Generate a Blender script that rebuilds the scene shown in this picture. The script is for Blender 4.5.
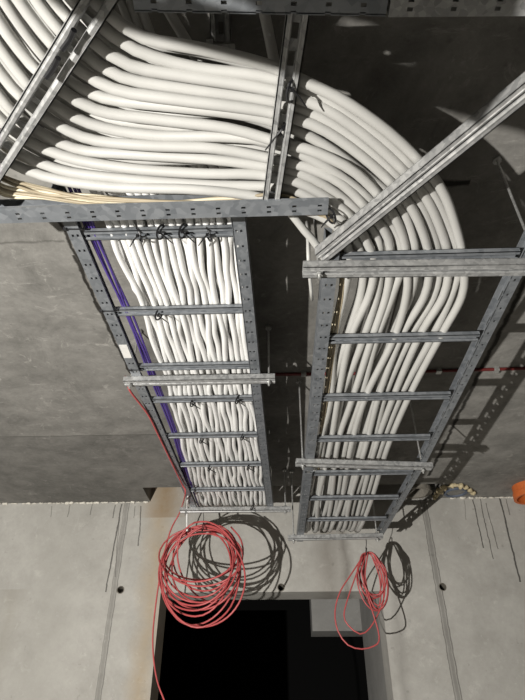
import bpy, bmesh, math, random
from mathutils import Vector, Matrix
C = bpy.context.scene.collection
for o in list(bpy.data.objects): bpy.data.objects.remove(o)

# ------------------------------------------------------------------ camera, light, exposure
CZ = 1.75                       # camera height above the floor
FOC, PIT, YAW = 550.0, math.radians(35.6), math.radians(2.0)
cam = bpy.data.cameras.new('camera'); co = bpy.data.objects.new('camera', cam); C.objects.link(co)
co.location = (0, 0, CZ); co.rotation_euler = (math.radians(90) + PIT, 0, YAW)
cam.sensor_fit = 'VERTICAL'; cam.sensor_height = 24; cam.lens = 24 * FOC / 700; cam.clip_start = .02
bpy.context.scene.camera = co

w = bpy.data.worlds.new('world'); bpy.context.scene.world = w; w.use_nodes = True
w.node_tree.nodes['Background'].inputs[0].default_value = (1, .96, .9, 1)
w.node_tree.nodes['Background'].inputs[1].default_value = .003

ld = bpy.data.lights.new('work_lamp', 'AREA'); ld.shape = 'DISK'; ld.size = .045
ld.energy = 300; ld.color = (1, .97, .92)
lo = bpy.data.objects.new('work_lamp', ld); C.objects.link(lo)
lo.location = (-1.85, -1.0, CZ - .93)
lo.rotation_euler = Vector((.28, .9, .3)).to_track_quat('-Z', 'Y').to_euler()

vs = bpy.context.scene.view_settings
vs.view_transform = 'Standard'; vs.look = 'None'; vs.gamma = 1; vs.exposure = .0
try: vs.use_curve_mapping = False
except Exception: pass

# ------------------------------------------------------------------ measuring helpers
_fw = Vector((-math.sin(YAW)*math.cos(PIT), math.cos(YAW)*math.cos(PIT), math.sin(PIT)))
_rt = Vector((math.cos(YAW), math.sin(YAW), 0)); _up = _rt.cross(_fw)
def _ray(px, py): return _fw*FOC + _rt*(px-262.5) + _up*(350-py)
def at(px, py, z):               # the point of the level z (above eye height) seen in that direction
    d = _ray(px, py) * (z / _ray(px, py).z); return Vector((d.x, d.y, d.z + CZ))
def atY(px, py, Y):              # the point of the upright plane at distance Y
    r = _ray(px, py); d = r * (Y / r.y); return Vector((d.x, d.y, d.z + CZ))
H = CZ + 1.45                    # ceiling underside
D = 3.91                         # front wall

# ------------------------------------------------------------------ materials
def newmat(name):
    m = bpy.data.materials.new(name); m.use_nodes = True
    nt = m.node_tree; return m, nt, nt.nodes['Principled BSDF']
def nd(nt, t, **k):
    n = nt.nodes.new(t)
    for a, b in k.items(): setattr(n, a, b)
    return n
def math_(nt, op, a, b=None, c=None, clamp=False):
    n = nt.nodes.new('ShaderNodeMath'); n.operation = op; n.use_clamp = clamp
    for i, v in enumerate((a, b, c)):
        if v is None: continue
        if isinstance(v, (int, float)): n.inputs[i].default_value = v
        else: nt.links.new(v, n.inputs[i])
    return n.outputs[0]
def noise(nt, vec, scale, detail=4, rough=.55, dist=0):
    n = nt.nodes.new('ShaderNodeTexNoise'); n.inputs['Scale'].default_value = scale
    n.inputs['Detail'].default_value = detail; n.inputs['Roughness'].default_value = rough
    n.inputs['Distortion'].default_value = dist
    if vec is not None: nt.links.new(vec, n.inputs['Vector'])
    return n.outputs[0]
def ramp(nt, fac, stops):
    n = nt.nodes.new('ShaderNodeValToRGB'); nt.links.new(fac, n.inputs[0])
    e = n.color_ramp.elements
    while len(e) < len(stops): e.new(.5)
    for q, (p, c) in zip(e, stops):
        q.position = p; q.color = (c[0], c[1], c[2], 1) if isinstance(c, (tuple, list)) else (c, c, c, 1)
    return n.outputs[0]
def mix(nt, fac, a, b, mode='MIX'):
    n = nt.nodes.new('ShaderNodeMix'); n.data_type = 'RGBA'; n.blend_type = mode
    for s, v in ((0, fac), (6, a), (7, b)):
        if isinstance(v, (int, float)): n.inputs[s].default_value = v
        elif isinstance(v, (tuple, list)): n.inputs[s].default_value = (v[0], v[1], v[2], 1)
        else: nt.links.new(v, n.inputs[s])
    return n.outputs[2]
def simple(name, col, rough=.5, metal=0, var=.0, vscale=30, bump=0, bscale=80, spec=.5):
    m, nt, b = newmat(name)
    b.inputs['Roughness'].default_value = rough; b.inputs['Metallic'].default_value = metal
    b.inputs['Specular IOR Level'].default_value = spec
    tc = nd(nt, 'ShaderNodeTexCoord').outputs['Object']
    n = noise(nt, tc, vscale, 3)
    lo_ = [c*(1-var) for c in col]; hi = [min(1, c*(1+var)) for c in col]
    nt.links.new(ramp(nt, n, [(.3, lo_), (.7, hi)]), b.inputs['Base Color'])
    if bump:
        bn = nd(nt, 'ShaderNodeBump'); bn.inputs['Strength'].default_value = bump; bn.inputs['Distance'].default_value = .002
        nt.links.new(noise(nt, tc, bscale, 3), bn.inputs['Height']); nt.links.new(bn.outputs[0], b.inputs['Normal'])
    return m
def galv(name, lo_, hi, rough, scale, metal=.6):
    m, nt, b = newmat(name)
    tc = nd(nt, 'ShaderNodeTexCoord').outputs['Object']
    v = nd(nt, 'ShaderNodeTexVoronoi'); v.inputs['Scale'].default_value = scale; nt.links.new(tc, v.inputs['Vector'])
    f = math_(nt, 'ADD', math_(nt, 'MULTIPLY', v.outputs['Color'], .5), math_(nt, 'MULTIPLY', noise(nt, tc, 14, 5), .5))
    nt.links.new(ramp(nt, f, [(.25, lo_), (.75, hi)]), b.inputs['Base Color'])
    b.inputs['Metallic'].default_value = metal
    nt.links.new(ramp(nt, f, [(.2, rough*.8), (.8, rough*1.25)]), b.inputs['Roughness'])
    return m
def concrete(name, c0, c1, streaks=(), joints=(), stains=(), plane='xz', bump=.4, panels_and_light=(), cloud=.4):
    """base tone, drip marks (lines), formwork joints and stains in the coordinates of the surface"""
    m, nt, b = newmat(name)
    geo = nd(nt, 'ShaderNodeNewGeometry').outputs['Position']
    sp = nd(nt, 'ShaderNodeSeparateXYZ'); nt.links.new(geo, sp.inputs[0])
    U = sp.outputs[0]; V = sp.outputs[2] if plane == 'xz' else sp.outputs[1]
    big = noise(nt, geo, 1.3, 6, .6, .4); fine = noise(nt, geo, 45, 6, .7); mid = noise(nt, geo, 9, 5, .65)
    f = math_(nt, 'ADD', math_(nt, 'ADD', math_(nt, 'MULTIPLY', big, .55), math_(nt, 'MULTIPLY', mid, .3)), math_(nt, 'MULTIPLY', fine, .15))
    col = ramp(nt, f, [(.38, c0), (.62, c1)])
    col = mix(nt, math_(nt, 'MULTIPLY', ramp(nt, noise(nt, geo, 3.2, 9, .78, 1.5), [(.46, 0), (.66, 1)]), cloud), col, tuple(x*.62 for x in c0))
    wob = math_(nt, 'SUBTRACT', noise(nt, geo, 16, 3), .5)
    wob2 = math_(nt, 'SUBTRACT', noise(nt, geo, 5, 4), .5)
    pits = ramp(nt, noise(nt, geo, 28, 2, .4), [(.72, 0), (.8, 1)])
    col = mix(nt, math_(nt, 'MULTIPLY', pits, .35), col, tuple(x*.5 for x in c0))
    mp = nd(nt, 'ShaderNodeMapping'); nt.links.new(geo, mp.inputs['Vector']); mp.inputs['Rotation'].default_value = (0, 0, .6); mp.inputs['Scale'].default_value = (1, 4, 1)
    scuff = ramp(nt, math_(nt, 'MAXIMUM', noise(nt, geo, 11, 8, .75, 1.0), noise(nt, mp.outputs[0], 5, 8, .8)), [(.58, 0), (.70, 1)])
    col = mix(nt, math_(nt, 'MULTIPLY', scuff, .28 if plane == 'xz' else .5), col, tuple(min(1, x*1.6) for x in c1))
    for (u0, u1, v0, v1, k) in panels_and_light:
        a = math_(nt, 'MULTIPLY', math_(nt, 'GREATER_THAN', U, u0), math_(nt, 'LESS_THAN', U, u1))
        q = math_(nt, 'MULTIPLY', math_(nt, 'GREATER_THAN', V, v0), math_(nt, 'LESS_THAN', V, v1))
        col = mix(nt, math_(nt, 'MULTIPLY', a, q), col, mix(nt, 1.0, col, (k, k, k), 'MULTIPLY'))
    for (u, wd, v0, v1, tint, amt) in stains:      # soft vertical run marks
        x = math_(nt, 'ABSOLUTE', math_(nt, 'SUBTRACT', math_(nt, 'ADD', U, math_(nt, 'MULTIPLY', wob2, .12)), u))
        g = math_(nt, 'SUBTRACT', 1, math_(nt, 'DIVIDE', x, wd), clamp=True)
        q = math_(nt, 'MULTIPLY', math_(nt, 'GREATER_THAN', V, v0), math_(nt, 'LESS_THAN', V, v1))
        g = math_(nt, 'MULTIPLY', math_(nt, 'MULTIPLY', g, q), math_(nt, 'ADD', .25, mid), clamp=True)
        col = mix(nt, math_(nt, 'MULTIPLY', g, amt), col, tint)
    for (a0, b0, a1, b1, wd, amt) in list(streaks) + list(joints):
        # line from (a0,b0) to (a1,b1)
        L2 = (a1-a0)**2 + (b1-b0)**2; Ln = math.sqrt(L2)
        du = math_(nt, 'SUBTRACT', U, a0); dv = math_(nt, 'SUBTRACT', V, b0)
        t = math_(nt, 'DIVIDE', math_(nt, 'ADD', math_(nt, 'MULTIPLY', du, a1-a0), math_(nt, 'MULTIPLY', dv, b1-b0)), L2)
        s = math_(nt, 'DIVIDE', math_(nt, 'SUBTRACT', math_(nt, 'MULTIPLY', du, b1-b0), math_(nt, 'MULTIPLY', dv, a1-a0)), Ln)
        s = math_(nt, 'ADD', s, math_(nt, 'MULTIPLY', wob, .018 if amt < .95 else .03))
        g = math_(nt, 'SUBTRACT', 1.6, math_(nt, 'DIVIDE', math_(nt, 'ABSOLUTE', s), wd), clamp=True)
        q = math_(nt, 'MULTIPLY', math_(nt, 'GREATER_THAN', t, 0), math_(nt, 'LESS_THAN', t, 1))
        g = math_(nt, 'MULTIPLY', g, q)
        col = mix(nt, math_(nt, 'MULTIPLY', g, amt), col, (.018, .016, .013))
    nt.links.new(col, b.inputs['Base Color'])
    b.inputs['Roughness'].default_value = .85; b.inputs['Specular IOR Level'].default_value = .25
    bn = nd(nt, 'ShaderNodeBump'); bn.inputs['Strength'].default_value = bump; bn.inputs['Distance'].default_value = .01
    nt.links.new(f, bn.inputs['Height']); nt.links.new(bn.outputs[0], b.inputs['Normal'])
    return m

def wp(px, py): p = atY(px, py, D); return (p.x, p.z)
def cp(px, py): p = at(px, py, H-CZ); return (p.x, p.y)
drips = []
for (a, b_, wd, amt) in [((472.5, 498), (483.6, 548), .005, .8), ((480, 499), (493, 559), .004, .75), ((486, 503), (498, 549), .004, .65),
        ((500, 498), (520, 582), .007, .85), ((506, 499), (510, 515), .004, .6), ((121.7, 504), (105.6, 592), .006, .75),
        ((119, 520), (115, 577), .004, .45), ((141, 506), (138.5, 546), .005, .7), ((70.5, 504), (67.5, 517), .004, .55),
        ((92.5, 504), (90, 515), .004, .55), ((52, 506), (51, 517), .004, .4), ((115, 505), (113, 518), .005, .6),
        ((135, 506), (134, 518), .004, .5), ((464, 500), (466, 520), .003, .4)]:
    drips.append((*wp(*a), *wp(*b_), wd*.7, amt))
gx0 = wp(127, 504)[0]; gx1 = wp(425, 512)[0]
M = {}
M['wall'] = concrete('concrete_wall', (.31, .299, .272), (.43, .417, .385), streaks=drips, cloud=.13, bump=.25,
    joints=[(gx0, H+.5, gx0-.01, 0, .011, .33), (gx0+.018, H+.5, gx0+.008, 0, .003, .5), (gx0-.016, H+.5, gx0-.026, 0, .0025, .35), (gx1, H+.5, gx1+.01, 0, .012, .4), (gx1-.02, H+.5, gx1-.01, 0, .003, .5), (gx1+.02, H+.5, gx1+.03, 0, .003, .6)],
    stains=[(wp(156, 560)[0], .13, 0, H+.6, (.33, .23, .11), .6), (wp(165, 500)[0], .2, H-.12, H+.6, (.22, .15, .08), .9),
            (wp(20, 560)[0], .12, 1.5, 2.6, (.2, .18, .14), .4), (wp(330, 560)[0], .14, 2.4, 3.1, (.12, .10, .08), .6), (wp(345, 540)[0], .05, 2.4, 3.1, (.10, .085, .07), .7), (wp(60, 560)[0], .3, 1, 3.3, (.33, .32, .29), .5), (wp(395, 600)[0], .05, 1, 2.6, (.12,.11,.1), .4)])
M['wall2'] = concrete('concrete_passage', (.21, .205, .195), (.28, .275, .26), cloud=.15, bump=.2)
M['room'] = concrete('concrete_room', (.20, .195, .18), (.28, .27, .25), bump=.1)
M['dark'] = simple('passage_shade_black', (.006, .006, .006), .9, spec=.1)  # near black colour stands in for the shade inside the passage
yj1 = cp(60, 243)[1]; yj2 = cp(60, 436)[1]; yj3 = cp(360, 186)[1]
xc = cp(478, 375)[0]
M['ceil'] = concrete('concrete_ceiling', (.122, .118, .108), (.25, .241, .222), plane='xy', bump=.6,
    joints=[(-3, yj1, -.75, yj1-.01, .004, .35), (-3, yj2, -.5, yj2, .004, .4), (-.3, yj3+.0, .62, yj3, .010, .96),
            (xc-.02, .6, xc+.02, 3.5, .009, .96), (*cp(57, 216), *cp(79, 262), .006, .97), (*cp(78, 260), *cp(96, 303), .005, .97), (*cp(95, 301), *cp(134, 380), .006, .97),
            (cp(78, 255)[0]-.02, cp(78, 255)[1], cp(115, 320)[0]-.035, cp(115, 320)[1], .005, .96)],
    panels_and_light=[(-6, -.3, yj2, 4, .86), (-6, -.6, yj1, yj2, 1.12), (xc, 6, yj3, 4, 1.25)])  # last entry lightens the right ceiling in place of lamp light lost with distance
M['steel'] = galv('galvanised_steel', (.15, .162, .175), (.25, .262, .275), .42, 60, .4)
M['strut'] = galv('galvanised_strut', (.22, .222, .22), (.42, .42, .41), .38, 90, .35)
M['zinc'] = galv('zinc_threaded', (.35, .35, .34), (.55, .55, .53), .35, 150, .7)
M['white'] = simple('white_cable_jacket', (.42, .414, .392), .42, var=.05, vscale=9)
M['white2'] = simple('bright_white_cable_jacket', (.72, .715, .695), .40, var=.05, vscale=9)
M['cream'] = simple('yellowed_cable_jacket', (.55, .49, .36), .45, var=.12, vscale=12)
M['brown'] = simple('brownish_cable_jacket', (.30, .25, .17), .5, var=.15, vscale=12)
M['purple'] = simple('purple_cable_jacket', (.06, .035, .19), .4, var=.1)
M['red'] = simple('red_cable_jacket', (.40, .07, .07), .45, var=.1)
M['redp'] = simple('dark_red_conduit', (.11, .012, .011), .5, var=.1)
M['black'] = simple('black_nylon', (.008, .008, .009), .4)
M['label'] = simple('paper_sticker', (.62, .61, .58), .6, var=.08)
M['orange'] = simple('orange_plastic_pipe', (.55, .13, .03), .5, var=.06)
M['sleeve'] = simple('grey_pipe_sleeve', (.17, .155, .13), .7, var=.25, vscale=25)
M['bluepipe'] = simple('blue_grey_pipe', (.10, .12, .16), .6, var=.2)
M['foam'] = simple('yellowish_foam', (.5, .42, .26), .85, var=.2, bump=.8)
M['mortar'] = simple('pale_mortar_crust', (.62, .59, .52), .95, var=.3, vscale=40, bump=.8)
M['rust'] = simple('copper_end', (.35, .12, .06), .5, var=.3)

# ------------------------------------------------------------------ geometry helpers
def obj(name, bm, mat, parent=None, smooth=False, kind=None):
    bmesh.ops.recalc_face_normals(bm, faces=bm.faces)
    me = bpy.data.meshes.new(name); bm.to_mesh(me); bm.free()
    if smooth: me.polygons.foreach_set('use_smooth', [True]*len(me.polygons))
    me.materials.append(M[mat] if isinstance(mat, str) else mat)
    o = bpy.data.objects.new(name, me); C.objects.link(o)
    if parent is not None:
        o.parent = parent; o.matrix_parent_inverse = Matrix.Translation(-parent.location)
    if kind: o['kind'] = kind
    return o
def tag(o, label, cat, group=None):
    o['label'] = label; o['category'] = cat
    if group: o['group'] = group
    return o
def thing(name, loc, label, cat, group=None):
    o = bpy.data.objects.new(name, None); C.objects.link(o); o.location = loc; o.empty_display_size = .05
    return tag(o, label, cat, group)
def box(bm, a, b):
    x0, y0, z0 = a; x1, y1, z1 = b
    v = [bm.verts.new(p) for p in ((x0,y0,z0),(x1,y0,z0),(x1,y1,z0),(x0,y1,z0),(x0,y0,z1),(x1,y0,z1),(x1,y1,z1),(x0,y1,z1))]
    for f in ((0,3,2,1),(4,5,6,7),(0,1,5,4),(1,2,6,5),(2,3,7,6),(3,0,4,7)): bm.faces.new([v[i] for i in f])
def plate(bm, o, u, v, L, W, t, holes=()):
    """a sheet L x W of thickness t with rectangular holes (u0,u1,v0,v1) punched through"""
    o = Vector(o); u = Vector(u).normalized(); v = Vector(v).normalized(); n = u.cross(v)
    us = sorted({0.0, L} | {round(x, 5) for h in holes for x in h[:2] if 0 < x < L})
    vs_ = sorted({0.0, W} | {round(x, 5) for h in holes for x in h[2:] if 0 < x < W})
    nu, nv = len(us)-1, len(vs_)-1
    def solid(i, j):
        if i < 0 or j < 0 or i >= nu or j >= nv: return False
        cu, cv = (us[i]+us[i+1])/2, (vs_[j]+vs_[j+1])/2
        return not any(h[0] < cu < h[1] and h[2] < cv < h[3] for h in holes)
    cache = {}
    def V(i, j, k):
        if (i, j, k) not in cache: cache[i, j, k] = bm.verts.new(o + u*us[i] + v*vs_[j] + n*(t*k))
        return cache[i, j, k]
    for i in range(nu):
        for j in range(nv):
            if not solid(i, j): continue
            bm.faces.new([V(i,j,1), V(i+1,j,1), V(i+1,j+1,1), V(i,j+1,1)])
            bm.faces.new([V(i,j,0), V(i,j+1,0), V(i+1,j+1,0), V(i+1,j,0)])
            if not solid(i-1, j): bm.faces.new([V(i,j,0), V(i,j,1), V(i,j+1,1), V(i,j+1,0)])
            if not solid(i+1, j): bm.faces.new([V(i+1,j,0), V(i+1,j+1,0), V(i+1,j+1,1), V(i+1,j,1)])
            if not solid(i, j-1): bm.faces.new([V(i,j,0), V(i+1,j,0), V(i+1,j,1), V(i,j,1)])
            if not solid(i, j+1): bm.faces.new([V(i,j+1,0), V(i,j+1,1), V(i+1,j+1,1), V(i+1,j+1,0)])
def spline(pts, step=.03):
    P = [Vector(p) for p in pts]; P = [P[0]*2-P[1]] + P + [P[-1]*2-P[-2]]
    out = []
    for i in range(1, len(P)-2):
        p0, p1, p2, p3 = P[i-1:i+3]; n = max(2, int((p2-p1).length/step))
        for k in range(n):
            t = k/n
            out.append(.5*((2*p1)+(p2-p0)*t+(2*p0-5*p1+4*p2-p3)*t*t+(3*p1-p0-3*p2+p3)*t**3))
    out.append(P[-2]); return out
def tube(bm, pts, r, sides=8, cap=True, closed=False):
    n = len(pts); rings = []
    T = []
    for i in range(n):
        a = pts[i-1] if (i > 0 or closed) else pts[i]; b = pts[(i+1) % n] if (i < n-1 or closed) else pts[i]
        d = b-a; T.append(d.normalized() if d.length > 1e-9 else Vector((0, 0, 1)))
    N = T[0].orthogonal().normalized()
    for i in range(n):
        N = (N - T[i]*N.dot(T[i]))
        N = N.normalized() if N.length > 1e-6 else T[i].orthogonal().normalized()
        B = T[i].cross(N); rr = r[i] if isinstance(r, (list, tuple)) else r
        rings.append([bm.verts.new(pts[i] + (N*math.cos(2*math.pi*k/sides) + B*math.sin(2*math.pi*k/sides))*rr) for k in range(sides)])
    for i in range(n-1 if not closed else n):
        A, Bq = rings[i], rings[(i+1) % n]
        for k in range(sides): bm.faces.new([A[k], A[(k+1) % sides], Bq[(k+1) % sides], Bq[k]])
    if cap and not closed:
        bm.faces.new(rings[0][::-1]); bm.faces.new(rings[-1])
def cyl(bm, a, b, r, sides=12): tube(bm, [Vector(a), Vector(b)], r, sides)
def cable(name, pts, r, mat, label, group=None, sides=10, step=.03, cat='cable'):
    bm = bmesh.new(); tube(bm, spline(pts, step), r, sides)
    return tag(obj(name, bm, mat, smooth=True), label, cat, group)

def strut_bm(P0, P1, wd=.041, h=.021, lip=.011, t=.0025, slots=True, rolled=.0022, wide=False):
    """C channel, open side down; P0, P1 on the centre line of the open side"""
    bm = bmesh.new(); P0 = Vector(P0); P1 = Vector(P1); L = (P1-P0).length; u = (P1-P0).normalized()
    s = Vector((-u.y, u.x, 0)).normalized(); z = u.cross(s).normalized()
    if z.z < 0: z = -z; s = -s
    hs = []
    if slots:
        x = .03
        while x < L-.07 and wide: hs.append((x, x+.058, wd/2-.016, wd/2+.016)); x += .07
        while x < L-.04 and not wide: hs.append((x, x+.028, wd/2-.0065, wd/2+.0065)); x += .05
    plate(bm, P0 - s*wd/2 + z*(h-t), u, s, L, wd, t, hs)
    for e in (-1, 1):
        plate(bm, P0 + s*(e*wd/2) - s*(t if e > 0 else 0), u, z, L, h, -t if e < 0 else -t, ())
        a = P0 + s*(e*wd/2) - s*(lip if e > 0 else 0)
        plate(bm, a, u, s, L, lip, t, ())
        q = P0 + s*(e*(wd/2-lip)); 
        tube(bm, [q + z*rolled, q + u*L + z*rolled], rolled*1.3, 8)
    return bm
def strut(name, P0, P1, label, group=None, parent=None, mat='strut', **k):
    o = obj(name, strut_bm(P0, P1, **k), mat, parent)
    return tag(o, label, 'steel channel', group) if label else o

def rail_bm(P0, P1, inward, h=.06, fl=.038, t=.002, pitch=.06, web=False):
    """perforated C profile: upright web, bottom and top flange turned inward"""
    bm = bmesh.new(); P0 = Vector(P0); P1 = Vector(P1); L = (P1-P0).length; u = (P1-P0).normalized()
    s = Vector(inward); s = (s - u*s.dot(u)).normalized(); z = Vector((0, 0, 1)); z = (z-u*z.dot(u)).normalized()
    hb, hw = [], []
    x = .03; k = 0
    while x < L-.02:
        hb += [(x, x+.010, .009, .0155), (x, x+.010, .0235, .030)]
        if k % 4 < 3 and k % 2 == 0: hw.append((x-.016, x+.030, .043, .054))
        else: hw += []
        hw.append((x-.002, x+.013, .029, .039))
        x += pitch; k += 1
    plate(bm, P0, u, s, L, fl, t, hb)
    plate(bm, P0 + z*(h-t), u, s, L, fl*.55, t, ())
    plate(bm, P0, u, z, L, h, t, hw if web else ())
    # turned up edge of the bottom flange
    plate(bm, P0 + s*(fl-t), u, z, L, .006, t, ())
    return bm

def ladder(name, A0, A1, B0, B1, rungs, label, rw=.034, web=False):
    """A: left rail, B: right rail (outer bottom edges, near and far end); rungs: distances Y"""
    A0, A1, B0, B1 = map(Vector, (A0, A1, B0, B1))
    t = thing(name, (A0+B0)/2, label, 'cable ladder')
    obj('side_rail', rail_bm(A0, A1, (1, 0, 0)), 'steel', t)
    obj('side_rail', rail_bm(B0, B1, (-1, 0, 0), web=web, fl=.028 if web else .038), 'steel', t)
    for y in rungs:
        a = A0.lerp(A1, (y-A0.y)/(A1.y-A0.y)); b = B0.lerp(B1, (y-B0.y)/(B1.y-B0.y))
        u = (b-a).normalized(); up = Vector((0, 0, .007))
        strut('rung', a+u*.030+up, b-u*.030+up, None, None, t, 'steel', wd=rw, h=.016, lip=.009, t=.0018, slots=False, rolled=.0018)
    return t

ORD = ['first','second','third','fourth','fifth','sixth','seventh','eighth','ninth','tenth','eleventh','twelfth',
       'thirteenth','fourteenth','fifteenth','sixteenth','seventeenth','eighteenth','nineteenth','twentieth']

# ------------------------------------------------------------------ the room
def struct(name, boxes, mat):
    bm = bmesh.new()
    for a, b in boxes: box(bm, a, b)
    return obj(name, bm, mat, kind='structure')
OX0, OX1, OY = at(141, 485, 1.45).x, at(441, 485, 1.45).x, 3.64
LX, RX, LZ = wp(160, 600)[0], wp(382, 600)[0], wp(262, 592)[1]
TH = .24
struct('floor', [((-4, -4, -.1), (4, 8, 0))], 'room')
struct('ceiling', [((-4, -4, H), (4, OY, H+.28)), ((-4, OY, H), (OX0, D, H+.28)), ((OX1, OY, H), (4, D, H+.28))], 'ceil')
bm = bmesh.new(); plate(bm, (-4, D+TH, 0), (1, 0, 0), (0, 0, 1), 8, H+1.2, TH, [(LX+4, RX+4, -.1, LZ)])
wall_front = obj('wall_front', bm, 'wall', kind='structure')
struct('wall_left', [((-4.2, -4, 0), (-4, D, H))], 'room')
struct('wall_right', [((4, -4, 0), (4.2, D, H))], 'room')
struct('wall_back', [((-4, -4.2, 0), (4, -4, H))], 'room')
# passage behind the opening: flank wall on the right with a lower lintel block, shade painted near black on the left and far walls
PX = RX
pj = atY(363, 640, 1.0).x            # direction of the far edge of the flank wall
PY = PX / pj
bz = atY(330, 631, PY).z
struct('wall_passage_right', [((PX, D+TH, 0), (PX+.25, PY, H))], 'wall2')
struct('trim_1', [((atY(312, 620, PY).x, PY, bz), (PX+.25, PY+.3, H))], 'wall2')
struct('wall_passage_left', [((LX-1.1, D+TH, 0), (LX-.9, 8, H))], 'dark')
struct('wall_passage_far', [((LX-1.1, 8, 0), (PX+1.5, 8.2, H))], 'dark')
# tie holes in the front wall
def punch(o, pts, r, depth):
    bm = bmesh.new()
    for p in pts: cyl(bm, (p[0], D-.05, p[1]), (p[0], D+depth, p[1]), r, 20)
    me = bpy.data.meshes.new('cut'); bm.to_mesh(me); bm.free()
    c = bpy.data.objects.new('cut', me); C.objects.link(c)
    md = o.modifiers.new('b', 'BOOLEAN'); md.operation = 'DIFFERENCE'; md.object = c; md.solver = 'EXACT'
    bpy.context.view_layer.update()
    ev = o.evaluated_get(bpy.context.evaluated_depsgraph_get()); nm = bpy.data.meshes.new_from_object(ev)
    o.modifiers.clear(); o.data = nm; bpy.data.objects.remove(c)
holes = [wp(120.5, 590), wp(442.5, 587), wp(281, 587.5)]
punch(wall_front, holes, .022, .12)
bm = bmesh.new()
for p in holes:
    n = 20
    for i in range(n):
        a, b = 2*math.pi*i/n, 2*math.pi*(i+1)/n
        def q(an, r, y): return bm.verts.new((p[0]+math.cos(an)*r, y, p[1]+math.sin(an)*r))
        bm.faces.new([q(a, .021, D-.003), q(b, .021, D-.003), q(b, .026, D-.001), q(a, .026, D-.001)])
        bm.faces.new([q(a, .021, D-.003), q(a, .021, D+.08), q(b, .021, D+.08), q(b, .021, D-.003)])
obj('trim_2', bm, 'sleeve', kind='structure')
# crust of mortar that oozed out of the joint between ceiling and wall
random.seed(3)
bm = bmesh.new()
for (x0, x1) in ((-2.1, OX0-.02), (OX1+.12, 1.75)):
    x = x0
    while x < x1:
        l = random.uniform(.015, .05); r = random.uniform(.003, .012)
        pts = [Vector((x+l*k/4, D-.004-random.uniform(0, .004), H-.003-random.uniform(0, .006))) for k in range(5)]
        tube(bm, pts, [r*random.uniform(.5, 1.2) for _ in pts], 6); x += l*random.uniform(.8, 1.9)
obj('trim_3', bm, 'mortar', smooth=True, kind='structure')

# ------------------------------------------------------------------ cable ladders
ZL, ZR = CZ+1.20, CZ+1.03
YL = [1.096, 1.45, 1.795]; YL2 = [2.051, 2.394, 2.735, 3.091]
ladder('cable_ladder', (-.603, .93, ZL), (-.587, 1.88, ZL), (-.089, .93, ZL), (-.075, 1.88, ZL), YL,
       'galvanised cable ladder at left, nearer length with a white sticker on its left rail')
lad1 = C.objects['cable_ladder']
bm = bmesh.new(); a = at(126, 353, 1.1995); plate(bm, (-.588, 1.62, ZL-.0026), (0, 1, 0), (1, 0, 0), .085, .03, .0008)
st = obj('sticker', bm, 'label', lad1); st['label'] = 'white paper sticker'
ladder('cable_ladder', (-.592, 1.90, ZL), (-.566, 3.43, ZL), (-.078, 1.90, ZL), (-.052, 3.43, ZL), YL2,
       'galvanised cable ladder above the large red coil, farther length reaching the front wall')
YR = [1.05, 1.407, 1.769, 2.109]; YR2 = [2.47, 2.797, 3.131]
ladder('cable_ladder', (.126, .98, ZR), (.111, 2.41, ZR), (.664, .98, ZR), (.654, 2.41, ZR), YR,
       'galvanised cable ladder at right under the bend of thick cables, nearer length', web=True)
ladder('cable_ladder', (.111, 2.43, ZR), (.093, 3.50, ZR), (.654, 2.43, ZR), (.609, 3.50, ZR), YR2,
       'galvanised cable ladder above the small red coil, farther length ending at the front wall', web=True)

# cross run: near rail, far rail and one wide rung
ct = thing('cable_ladder', (-.2, .66, ZR), 'galvanised cable ladder crossing the top of the picture under the thick cables', 'cable ladder')
fa, fb = at(-60, 212, 1.03), at(334, 217, 1.03); fb.y = fa.y = .885
obj('side_rail', rail_bm(Vector((-.95, .885, ZR)), Vector((.125, .885, ZR)), (0, -1, 0), fl=.045), 'steel', ct)
obj('side_rail', rail_bm(Vector((-.235, .396, ZR)), Vector((.20, .418, ZR)), (0, 1, 0), fl=.030), 'steel', ct)
strut('rung', at(299, 8, 1.034), at(271, 205, 1.034), None, None, ct, 'strut', h=.018, lip=.010)
# the wider rail that carries on to the right
tr = obj('side_rail', rail_bm(Vector((.202, .446, ZR-.006)), Vector((.80, .462, ZR-.006)), (0, -1, 0), fl=.05, pitch=.075), 'strut')
tag(tr, 'dull galvanised rail with punched slots along the upper right edge of the picture', 'rail')

# unseen tray added above the viewer to shade the ceiling at upper right
bm = bmesh.new(); zt = CZ+.4
hs = []
for i in range(2, 26):
    for j in (.12, .30, .47): hs.append((.07*i+.04, .07*i+.07, j, j+.012))
hs += [(.066, .078, .315, .385), (.056, .068, .42, .434), (.056, .068, .444, .454), (.094, .104, .37, .42)]
d = Vector((0, -1, 0))
plate(bm, (-.30, .130, zt), d, (-1, 0, 0), 1.8, .55, .0015, [h for h in hs])
plate(bm, (-.30, .130, zt), d, (0, 0, 1), 1.8, .06, .0015)
plate(bm, (-.85, .130, zt), d, (0, 0, 1), 1.8, .06, .0015)
for v in bm.verts: v.co.y += (v.co.x+.30)*.31*max(0, 1-(.15-v.co.y))
tt = tag(obj('shade_tray', bm, 'steel'), 'galvanised tray added overhead, out of view, to shade the ceiling', 'shade tray')
for x in (-.80, -.36):
    r = thing('threaded_rod', Vector((x, -.3, zt)), 'added threaded rod holding the shade tray overhead, %s side' % ('left' if x < -.5 else 'right'), 'threaded rod', 'threaded rods')
    bm = bmesh.new(); cyl(bm, (x, -.3, zt-.02), (x, -.3, H), .004, 8); obj('rod', bm, 'zinc', r)
    bm = bmesh.new(); cyl(bm, (x, -.3, zt-.009), (x, -.3, zt-.001), .009, 6); obj('nut', bm, 'zinc', r)

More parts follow.
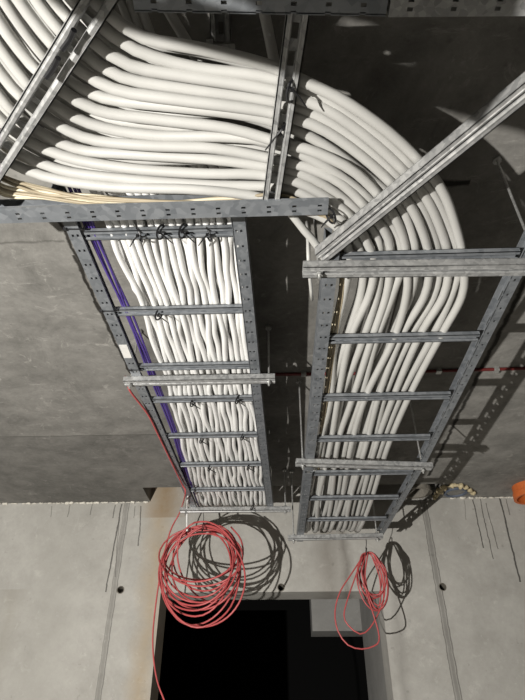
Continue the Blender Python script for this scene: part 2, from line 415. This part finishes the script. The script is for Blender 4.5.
# ------------------------------------------------------------------ hanger struts and threaded rods
dl0, dl1 = at(99, 0, 1.02), at(24, 120, 1.02); d = (dl1-dl0)
strut('strut_channel', dl0-d*.6, dl1+d*1.0, 'galvanised channel slanting across the thick cables at upper left', wd=.050, h=.030, lip=.009, rolled=.0062, wide=True)
dr0, dr1 = at(321, 259, 1.018), at(480, 130, 1.018); d = dr1-dr0
strut('strut_channel', dr0, dr1+d*.9, 'galvanised channel slanting up to the right across the bend of thick cables', h=.028, lip=.013, rolled=.0045, slots=False)
def hanger(P0, P1, rods, lab, rlab):
    hz = .024
    strut('strut_channel', P0, P1, lab, 'hanger channels under the ladders', h=hz, lip=.013, rolled=.003)
    for t, lb in zip(rods, rlab):
        p = P0.lerp(P1, t)
        r = thing('threaded_rod', Vector((p.x, p.y, p.z)), lb, 'threaded rod', 'threaded rods')
        bm = bmesh.new(); n = 60; z0, z1 = p.z-.022, H
        tube(bm, [Vector((p.x, p.y, z0+(z1-z0)*i/(2*n))) for i in range(2*n+1)], [.0042 if i % 2 else .0036 for i in range(2*n+1)], 8)
        obj('rod', bm, 'zinc', r)
        for zz, rr in ((p.z-.008, .009), (p.z+hz+.006, .009)):
            bm = bmesh.new(); cyl(bm, (p.x, p.y, zz-.004), (p.x, p.y, zz+.004), rr, 6); obj('nut', bm, 'zinc', r)
        bm = bmesh.new(); cyl(bm, (p.x, p.y, H-.012), (p.x, p.y, H), .013, 10); obj('anchor', bm, 'zinc', r)
zl, zr = 1.175, 1.005
hanger(at(124, 384, zl), at(275, 381, zl), (.04, .96),
       'galvanised channel holding up the left cable ladder where its two lengths meet',
       ('threaded rod behind the left rail of the left ladder', 'threaded rod by the right rail of the left ladder, against dark ceiling'))
hanger(at(303, 273, zr-.02), Vector((.76, at(303, 273, zr-.02).y+.012, CZ+zr-.02)), (.06, .88),
       'wide galvanised channel right below the bend of thick cables, nearest hanger of the right ladder',
       ('threaded rod beside the near end of the right ladder left rail', 'threaded rod anchored in the lit ceiling patch at upper right'))
hanger(at(296, 465, zr), at(432, 469, zr), (.05, .93),
       'galvanised channel crossing under the middle of the right cable ladder',
       ('threaded rod in the dark gap between the two ladders', 'threaded rod at the right end of the middle hanger of the right ladder'))
hanger(at(180, 512, zl), at(291, 511, zl), (.05, .95),
       'galvanised channel under the far end of the left ladder over the large red coil',
       ('threaded rod at the far end of the left ladder, left side', 'threaded rod at the far end of the left ladder, right side'))
hanger(at(288, 540, zr), at(383, 538, zr), (.06, .94),
       'galvanised channel under the far end of the right ladder over the small red coil',
       ('threaded rod at the far end of the right ladder, left side', 'threaded rod at the far end of the right ladder, right side'))

# short channel fixed to the ceiling above the thick cables, with a pale clip
b0, b1 = at(219, -10, 1.42), at(221, 46, 1.42)
bk = thing('ceiling_channel', b0, 'dim steel channel on the dark ceiling above the thick cables near the top edge', 'steel channel')
obj('channel', strut_bm(b0, b1, wd=.05, h=.028), 'strut', bk)
bm = bmesh.new(); box(bm, (b1.x-.035, b1.y-.01, b1.z-.012), (b1.x+.035, b1.y+.006, b1.z-.001)); box(bm, (b1.x-.035, b1.y-.02, b1.z-.016), (b1.x-.018, b1.y+.01, b1.z-.004))
obj('clip', bm, 'zinc', bk)

# ------------------------------------------------------------------ thick white cables through the bend
OUT = [(30,-90),(70,-25),(105,12),(145,41),(200,51),(262,59),(305,77),(350,105),(400,143),(440,186),(459,225),(464,260),(458,295),(438,337),(409,394),(389,448),(372,500),(363,525)]
INN = [(-75,60),(-45,105),(-10,150),(45,178),(110,188),(190,192),(245,196),(285,201),(315,211),(336,226),(347,243),(351,264),(348,295),(337,342),(326,400),(318,445),(310,500),(306,525)]
def lane(s, z, seed, amp, tail=True):
    rnd = random.Random(seed); ph = [rnd.uniform(0, 6.28) for _ in range(4)]
    pts = []
    for i, (a, b) in enumerate(zip(OUT, INN)):
        px, py = a[0]+(b[0]-a[0])*s, a[1]+(b[1]-a[1])*s
        zz = z + .004*math.sin(ph[0]+i*1.1)
        p = at(px, py, zz)
        k = amp*1.2*(math.sin(ph[1]+i*.9)+.6*math.sin(ph[2]+i*1.9))
        p.x += k*(1 if i > 9 else .4); p.y += k*(1 if i < 9 else .2)
        pts.append(p)
    for i in range(13, len(pts)): pts[i].x += .007*math.sin(ph[3]+i*2.3)
    e = pts[-1]
    pts += [Vector((e.x, 3.56, e.z+.05)), Vector((e.x, 3.74, e.z+.20)), Vector((e.x+.01, 3.79, H+.12)), Vector((e.x+.01, 3.79, H+.5))]
    return pts
NB = 13
for k in range(NB):
    s = k/(NB-1)
    z = 1.063 + (0, .013, .004, .016, .001, .014)[k % 6]
    cable('white_cable', lane(s, z, 10+k, .0075), .0121, 'white',
          'thick white cable in the lower layer of the bend, %s from its outer edge' % ORD[k], 'thick white cables in the bend')
NU = 12
for k in range(NU):
    s = (k+.5)/NU*.98
    cable('white_cable', lane(s, 1.103 + (.012 if k % 2 else 0), 50+k, .009), .0124, 'white',
          'thick white cable in the upper layer of the bend, %s from its outer edge' % ORD[k], 'thick white cables above the bend')
# thin yellowed cables along the far rail of the cross run
rnd = random.Random(5)
for k in range(9):
    j = lambda a: rnd.uniform(-a, a)
    f = k/8
    pts = [(-70, 120+j(4)+f*20), (-30, 152+f*22), (5, 176+f*18+j(2)), (45, 188+f*12+j(2)), (100, 197+f*8+j(3)), (160, 200+f*6+j(3)), (220, 199+f*7+j(3)),
           (275, 196+f*10+j(2)), (310, 206+f*6), (334, 224+f*3+j(1)), (342-f*3, 250), (343-f*3, 290+j(2)), (335-f*3+j(2), 340), (326-f*2+j(1.5), 400), (317+j(2), 470)]
    p3 = [at(x, y, 1.056+.004*rnd.random()+.004*(k % 3)) for x, y in pts]
    cable('thin_cable', p3, .0042, 'cream' if k % 3 else 'brown',
          'thin %s cable by the far rail of the crossing ladder, %s from the thick cables' % ('yellowed' if k % 3 else 'brownish', ORD[k]),
          'thin cables along the far rail', sides=7, step=.025)
# loose white cables hanging between the two ladders and beyond the crossing ladder
cable('white_cable', [at(270, 190, 1.12), at(290, 212, 1.11), at(304, 230, 1.10), at(318, 247, 1.09), at(331, 275, 1.08), at(329, 310, 1.075), at(324, 345, 1.075), at(318, 420, 1.075)], .011, 'white',
      'single white cable dropping into the left side of the right ladder', None)
cable('thin_cable', [at(307, 222, 1.2), at(308, 243, 1.12), at(308.5, 262, 1.07), at(312, 300, 1.06)], .005, 'white',
      'thin pale cable hanging beside the end of the slanting channel', None)
cable('white_cable', [at(255, -60, 1.3), at(262, 0, 1.3), at(268, 30, 1.28), at(277, 75, 1.2), at(285, 110, 1.15)], .012, 'white',
      'lone white cable behind the wide rung at the top edge of the picture', None)
cable('white_cable', [at(140, -50, 1.22), at(165, 5, 1.22), at(186, 40, 1.2), at(205, 75, 1.16), at(225, 110, 1.15)], .011, 'white',
      'short visible white cable left of the dark gap above the thick bundle', None)
for k in range(3):
    cable('white_cable', [at(95+9*k, -70, 1.15), at(117+9*k, -10, 1.15), at(137+8*k, 40, 1.14), at(160+7*k, 80, 1.135)], .009, 'white',
          'white cable dropping steeply onto the thick bundle near the top edge, %s from the left' % ORD[k], 'steep white cables at the top edge')

# ------------------------------------------------------------------ white cables on the left ladder
LE = [(-60,-40),(0,40),(52,130),(100,205),(127,270),(147,320),(165,372),(180,430),(191,480),(198,503)]
RI = [(20,-80),(88,12),(160,80),(232,190),(239,270),(244,320),(249,372),(256,430),(262,480),(265,503)]
def lane2(s, z, seed, amp):
    rnd = random.Random(seed); pts = []
    A = [at(*q, z) for q in LE]; B = [at(*q, z) for q in RI]
    P = [a.lerp(b, s) for a, b in zip(A, B)]
    base = spline(P, .085); ph = rnd.uniform(0, 6.28); q = []
    for i, p in enumerate(base):
        k = amp*(math.sin(ph+i*1.25)+rnd.uniform(-.7, .7))
        q.append(p + Vector((k, 0, rnd.uniform(-.003, .003))))
    e = q[-1]
    q += [Vector((e.x, 3.52, e.z+.03)), Vector((e.x, 3.70, e.z+.12)), Vector((e.x, 3.77, H+.1)), Vector((e.x, 3.78, H+.5))]
    return q
NL = 17
for k in range(NL):
    cable('white_cable', lane2(k/(NL-1), 1.233+(.008 if k % 2 else 0), 100+k, .0048), .0107, 'white2',
          'white cable on the left ladder, %s from the purple cables in the lower layer' % ORD[k], 'white cables on the left ladder', step=.025)
for k in range(13):
    cable('white_cable', lane2((k+.5)/13, 1.258+(.006 if k % 2 else 0), 150+k, .009), .0098, 'white2',
          'white cable on the left ladder, %s from the purple cables in the upper layer' % ORD[k], 'white cables of the upper layer on the left ladder', sides=8)
for k in range(11):
    cable('white_cable', lane2((k+.2)/10.6, 1.281+(.006 if k % 2 else 0), 190+k, .006), .0107, 'white2',
          'white cable deep in the left ladder bundle, %s in its topmost layer' % ORD[k], 'white cables of the topmost layer on the left ladder', sides=8)
PU = [(-75,-60),(-20,30),(15,60),(60,165),(88,225),(107,268),(128,318),(150,372),(172,430),(184,470),(196,505)]
rnd = random.Random(8)
for k in range(4):
    p3 = []
    for i, (x, y) in enumerate(PU):
        p = at(x, y, 1.225+.004*(k % 2)); p.x += (k-1.5)*.0065 + .006 + rnd.uniform(-.006, .006); p3.append(p)
    e = p3[-1]; p3 += [Vector((e.x, 3.55, e.z+.05)), Vector((e.x, 3.74, e.z+.2)), Vector((e.x, 3.78, H+.4))]
    cable('purple_cable', p3, .0046, 'purple', 'purple cable beside the left rail of the left ladder, %s from the rail' % ORD[k], 'purple cables on the left ladder', sides=8)

# ------------------------------------------------------------------ red cables, conduit, coils
rp = [at(127, 376, 1.215), at(131, 390, 1.185), at(149, 414, 1.19), at(160, 436, 1.19), at(173, 463, 1.19), at(184, 486, 1.18), at(186.5, 493, 1.15)]
rp = [p + Vector((-.006, 0, 0)) for p in rp]
rp += [atY(180, 512, 3.45), atY(170, 532, 3.5), atY(161, 570, 3.5), atY(154, 620, 3.5), atY(153, 650, 3.48), atY(157, 680, 3.46), atY(166, 705, 3.44), atY(185, 760, 3.4), Vector((-.55, 3.3, .006)), Vector((-.2, 3.0, .006))]
cable('red_cable', rp, .0045, 'red', 'single red cable running down the left rail and hanging past the doorway', None, sides=8)

cd = thing('red_conduit', Vector((-.3, cp(400, 370)[1], H-.012)), 'thin dark red conduit crossing the dark ceiling behind both ladders', 'conduit')
yc = cp(400, 370)[1]
bm = bmesh.new(); tube(bm, spline([Vector((-.3, yc, H-.009)), Vector((.4, yc+.008, H-.009)), Vector((1.2, yc-.006, H-.009)), Vector((2.2, yc, H-.009))], .1), .008, 8)
obj('pipe', bm, 'redp', cd, True)
for x in (.12, .76, 1.03, 1.5):
    bm = bmesh.new(); box(bm, (x-.012, yc-.013, H-.02), (x+.012, yc+.013, H)); obj('clip', bm, 'zinc', cd)

def coil(cx, loops, label, tie_at, rr, strands=(), ang=0, hang=None):
    t = thing('cable_coil', cx, label, 'coil of cable')
    bm = bmesh.new()
    for L in loops: tube(bm, spline(L, .03), rr, 7)
    obj('loops', bm, 'red', t, True)
    bm = bmesh.new()
    n = 12; tp = Vector(tie_at)
    tube(bm, [tp + Vector((.013*math.sin(2*math.pi*i/n)*.4, .022*math.cos(2*math.pi*i/n), .024*math.sin(2*math.pi*i/n))) for i in range(n)], .0028, 6, closed=True)
    if hang: tube(bm, spline([tp+Vector((0, 0, .02)), (tp+Vector(hang))/2+Vector((.004, 0, .01)), Vector(hang)], .02), .0022, 6)
    k = obj('tie', bm, 'black', t); k['label'] = 'black tie wire'
    return t
def loop_px(pts, Y0, dy):
    """closed-ish loop through measured points; dy swings the loop in depth"""
    return [atY(x, y, Y0 + dy*f + .012*math.sin(i*1.7+x)) for i, ((x, y), f) in enumerate(pts)]
rnd = random.Random(21)
loops = []
# big coil: one long winding line of slightly different ovals hung from the top
wind = []
top = (204, 524)
for k in range(9):
    cx, cy = 202+rnd.uniform(-4, 5), 0
    bot = 600+rnd.uniform(-22, 18); wl = 37+rnd.uniform(-5, 3); wr = 36+rnd.uniform(-6, 4)
    cx -= 1.5
    tp = 527+rnd.uniform(-4, 6); cyy = (tp+bot)/2+rnd.uniform(-6, 2)
    for i in range(14):
        a = 2*math.pi*i/14 - math.pi/2
        x = cx + (wr if math.cos(a) > 0 else wl)*math.cos(a) - (bot-tp)*.05*math.sin(a)
        y = (tp+bot)/2 + (bot-tp)/2*math.sin(a)
        dep = 3.36 + .10*math.sin(a)*-1 - .10*math.cos(a) + .01*k - .03
        wind.append(atY(x, y, dep + rnd.uniform(-.008, .008)))
loops.append(wind)
def oval(cx, cy, a, b, rot, Y0, tw, n=16, part=(0, 1), sag=0):
    out = []
    for i in range(n+1):
        t = -math.pi/2 + 2*math.pi*(part[0]+(part[1]-part[0])*i/n)
        x, y = a*math.cos(t), b*math.sin(t)
        out.append(atY(cx + x*math.cos(rot)-y*math.sin(rot), cy + x*math.sin(rot)+y*math.cos(rot), Y0 - tw*math.cos(t) - sag*math.sin(t)))
    return out
loops.append(oval(203, 575, 34, 52, .35, 3.38, .10))
loops.append(oval(203, 580, 42, 47, .15, 3.34, .12))
loops.append(oval(204, 558, 31, 33, .0, 3.40, .10))
loops.append(oval(209, 562, 30, 42, -.35, 3.36, .08))
loops.append([atY(160, 560, 3.30), atY(162, 585, 3.29), atY(170, 608, 3.28), atY(186, 624, 3.27), atY(203, 627, 3.26), atY(222, 617, 3.26), atY(234, 600, 3.27), atY(240, 572, 3.28), atY(239, 550, 3.32), atY(230, 534, 3.36), atY(210, 525, 3.40)])
loops.append([atY(160, 570, 3.33), atY(172, 592, 3.30), atY(192, 602, 3.28), atY(215, 600, 3.28), atY(228, 588, 3.29), atY(242, 560, 3.3), atY(241, 540, 3.34), atY(231, 527, 3.38)])
coil(atY(203, 524, 3.4), loops, 'large red coil of cable hanging left of the doorway below the left ladder', atY(203, 527, 3.38), .0052,
     hang=at(203, 511.5, 1.18))
# small coil
loops = []; wind = []
rnd = random.Random(33)
for k in range(8):
    tw = rnd.uniform(-.6, .6); bot = 606+rnd.uniform(-12, 6); cx = 374+rnd.uniform(-3, 3); wd = rnd.uniform(7, 16)
    for i in range(14):
        a = 2*math.pi*i/14 - math.pi/2
        y = (552+bot)/2 + (bot-552)/2*math.sin(a)
        x = cx - 5 + (y-552)*.14 + wd*math.cos(a)*(1.0 if math.sin(a) > -.3 else .8)
        wind.append(atY(x, y, 3.46 - .08*tw*math.cos(a) + rnd.uniform(-.01, .01)))
loops.append(wind)
loops.append([atY(x, y, 3.44) for x, y in ((363, 556), (352, 573), (340, 592), (335, 612), (338, 631), (348, 645), (362, 649), (374, 646), (379, 641), (378, 630), (372, 610), (366, 590), (361, 565))])
loops.append([atY(x, y, 3.46) for x, y in ((364, 553), (356, 575), (348, 598), (344, 615), (348, 625), (360, 634), (370, 628), (379, 612), (384, 600))])
coil(atY(366, 552, 3.46), loops, 'small red coil of cable with stray loops hanging right of the doorway', atY(366, 552, 3.45), .0042, hang=at(366, 539, 1.012))

# white offcut hanging at the far end of the left ladder
cable('thin_cable', [at(189, 490, 1.22), at(187.5, 500, 1.19), atY(187, 513, 3.40), atY(187, 531, 3.40)], .006, 'white2',
      'short white cable end hanging at the far left corner of the left ladder', None, sides=8)

# ------------------------------------------------------------------ black cable ties on the rungs
def cable_tie(px, py, z, tilt, label, tail=1.0, s=1.0):
    p = at(px, py, z); bm = bmesh.new()
    n = 14; pts = []
    for i in range(n):
        a = 2*math.pi*i/n
        pts.append(p + Vector((.010*math.sin(a)*tilt, .019*math.cos(a)*s, .016*math.sin(a)*s+.004)))
    tube(bm, pts, .0026*s, 6, closed=True)
    q = p + Vector((0, -.012, -.012))
    tube(bm, [q, q+Vector((.012*tilt, .012, -.003)), q+Vector((.024*tilt*tail, .03*tail, -.004))], [.0028, .0024, .0014], 6)
    box(bm, q-Vector((.004, .004, .003)), q+Vector((.004, .004, .003)))
    tag(obj('cable_tie', bm, 'black'), label, 'cable tie', 'black cable ties')
T = [(139,236,'on the nearest rung of the left ladder, leftmost of four',-1),(161,233,'on the nearest rung of the left ladder, second of four',1),
     (183,232,'on the nearest rung of the left ladder, third of four',1),(208,235,'on the nearest rung of the left ladder, rightmost of four',-1),
     (159,315,'on the second rung of the left ladder',1),
     (193,403,'on the first rung past the hanger of the left ladder, left one',1),(238,400,'on the first rung past the hanger of the left ladder, right one',1),
     (202,440,'on the second rung past the hanger of the left ladder, left one',1),(243,437,'on the second rung past the hanger of the left ladder, right one',1),
     (210,468,'on the third rung past the hanger of the left ladder, left one',1),(249,467,'on the third rung past the hanger of the left ladder, right one',1)]
for x, y, w_, t in T: cable_tie(x, y, 1.205, t, 'black cable tie '+w_, 1.3, 1.15)
cable_tie(252, 508, 1.18, 1, 'black cable tie on the hanger at the far end of the left ladder')
cable_tie(292, 92, 1.03, 1, 'black cable tie on the wide rung of the crossing ladder', 1.2, 1.1)
cable_tie(283, 130, 1.05, -1, 'black cable tie tucked inside the wide rung of the crossing ladder', 1.6, .9)
cable_tie(331, 217, 1.03, -1, 'black cable tie at the right end of the crossing ladder', 1, 1)
for (x, y, w_) in ((72, 229, 'nearest'), (107, 311, 'middle'), (135, 370, 'farthest')):
    p = at(x, y, 1.197); bm = bmesh.new()
    tube(bm, [p+Vector((-.018, 0, 0)), p+Vector((.03, .002, 0)), p+Vector((.036, .002, .02))], .0026, 6)
    tube(bm, [p+Vector((-.024, 0, .004)), p+Vector((-.013, 0, .0))], .006, 8)
    tag(obj('cable_tie', bm, 'black'), 'black cable tie around the left rail of the left ladder, %s of three' % w_, 'cable tie', 'black cable ties')
# black tie lengths inside the slanting channel
for (x, y, w_) in ((74, 30, 'upper'), (58, 58, 'lower')):
    p = at(x, y, 1.0); q = at(x-12, y+20, 1.0); bm = bmesh.new()
    tube(bm, spline([p, (p+q)/2+Vector((.003, 0, .004)), q], .01), .0055, 7)
    tag(obj('cable_tie', bm, 'black'), 'black strap end inside the upper left slanting channel, %s one' % w_, 'cable tie', 'black cable ties')

# ------------------------------------------------------------------ pipes at the ceiling opening
def sleeve(px, py, r, z, mat, label, name='pipe_sleeve', top=H+.25, Y=None):
    p = at(px, py, z-CZ); 
    if Y: p.y = Y
    bm = bmesh.new(); n = 28; prof = [(r*.86, top), (r*.86, z), (r*1.08, z), (r*1.08, z+.03), (r, z+.035), (r, top)]
    rg = [[bm.verts.new((p.x+a*math.cos(2*math.pi*i/n), p.y+a*math.sin(2*math.pi*i/n), zz)) for i in range(n)] for a, zz in prof]
    for a, b in zip(rg, rg[1:]+rg[:1]):
        for i in range(n): bm.faces.new([a[i], a[(i+1) % n], b[(i+1) % n], b[i]])
    return tag(obj(name, bm, mat, smooth=False), label, 'pipe')
sleeve(417, 492, .100, H-.02, 'sleeve', 'dirty grey pipe sleeve coming through the ceiling right of the right ladder', Y=3.76)
sleeve(454, 496, .075, H-.01, 'bluepipe', 'dark blue grey pipe end by yellowish foam at the top of the front wall', Y=3.80)
bm = bmesh.new(); rnd = random.Random(4)
fp = [at(x, y, 1.44) for (x, y) in ((434, 498), (438, 493), (443, 488), (450, 486), (458, 485), (465, 487), (470, 490), (474, 494))]
for p in fp: p.y = min(p.y, D-.03)
fs = spline(fp, .008)
tube(bm, fs, [max(.004, .012+.009*math.sin(i*.9)+rnd.uniform(-.007, .007)) for i in range(len(fs))], 9)
for v in bm.verts: v.co += Vector((rnd.uniform(-1, 1), rnd.uniform(-1, 1), rnd.uniform(-1, 1)))*.005
tag(obj('expanding_foam', bm, 'foam', smooth=True), 'lumpy yellowish foam around the blue grey pipe at the ceiling corner', 'foam')
op = at(540, 490, 1.36)
bm = bmesh.new(); n = 28; r = .115
prof = [(r*.9, H), (r*.9, CZ+1.36), (r*1.06, CZ+1.36), (r*1.06, CZ+1.40), (r, CZ+1.405), (r, H)]
rg = [[bm.verts.new((op.x+.01+a*math.cos(2*math.pi*i/n), 3.70+a*math.sin(2*math.pi*i/n), zz)) for i in range(n)] for a, zz in prof]
for a, b in zip(rg, rg[1:]+rg[:1]):
    for i in range(n): bm.faces.new([a[i], a[(i+1) % n], b[(i+1) % n], b[i]])
tag(obj('orange_pipe', bm, 'orange'), 'orange plastic pipe end under the ceiling at the right edge', 'pipe')
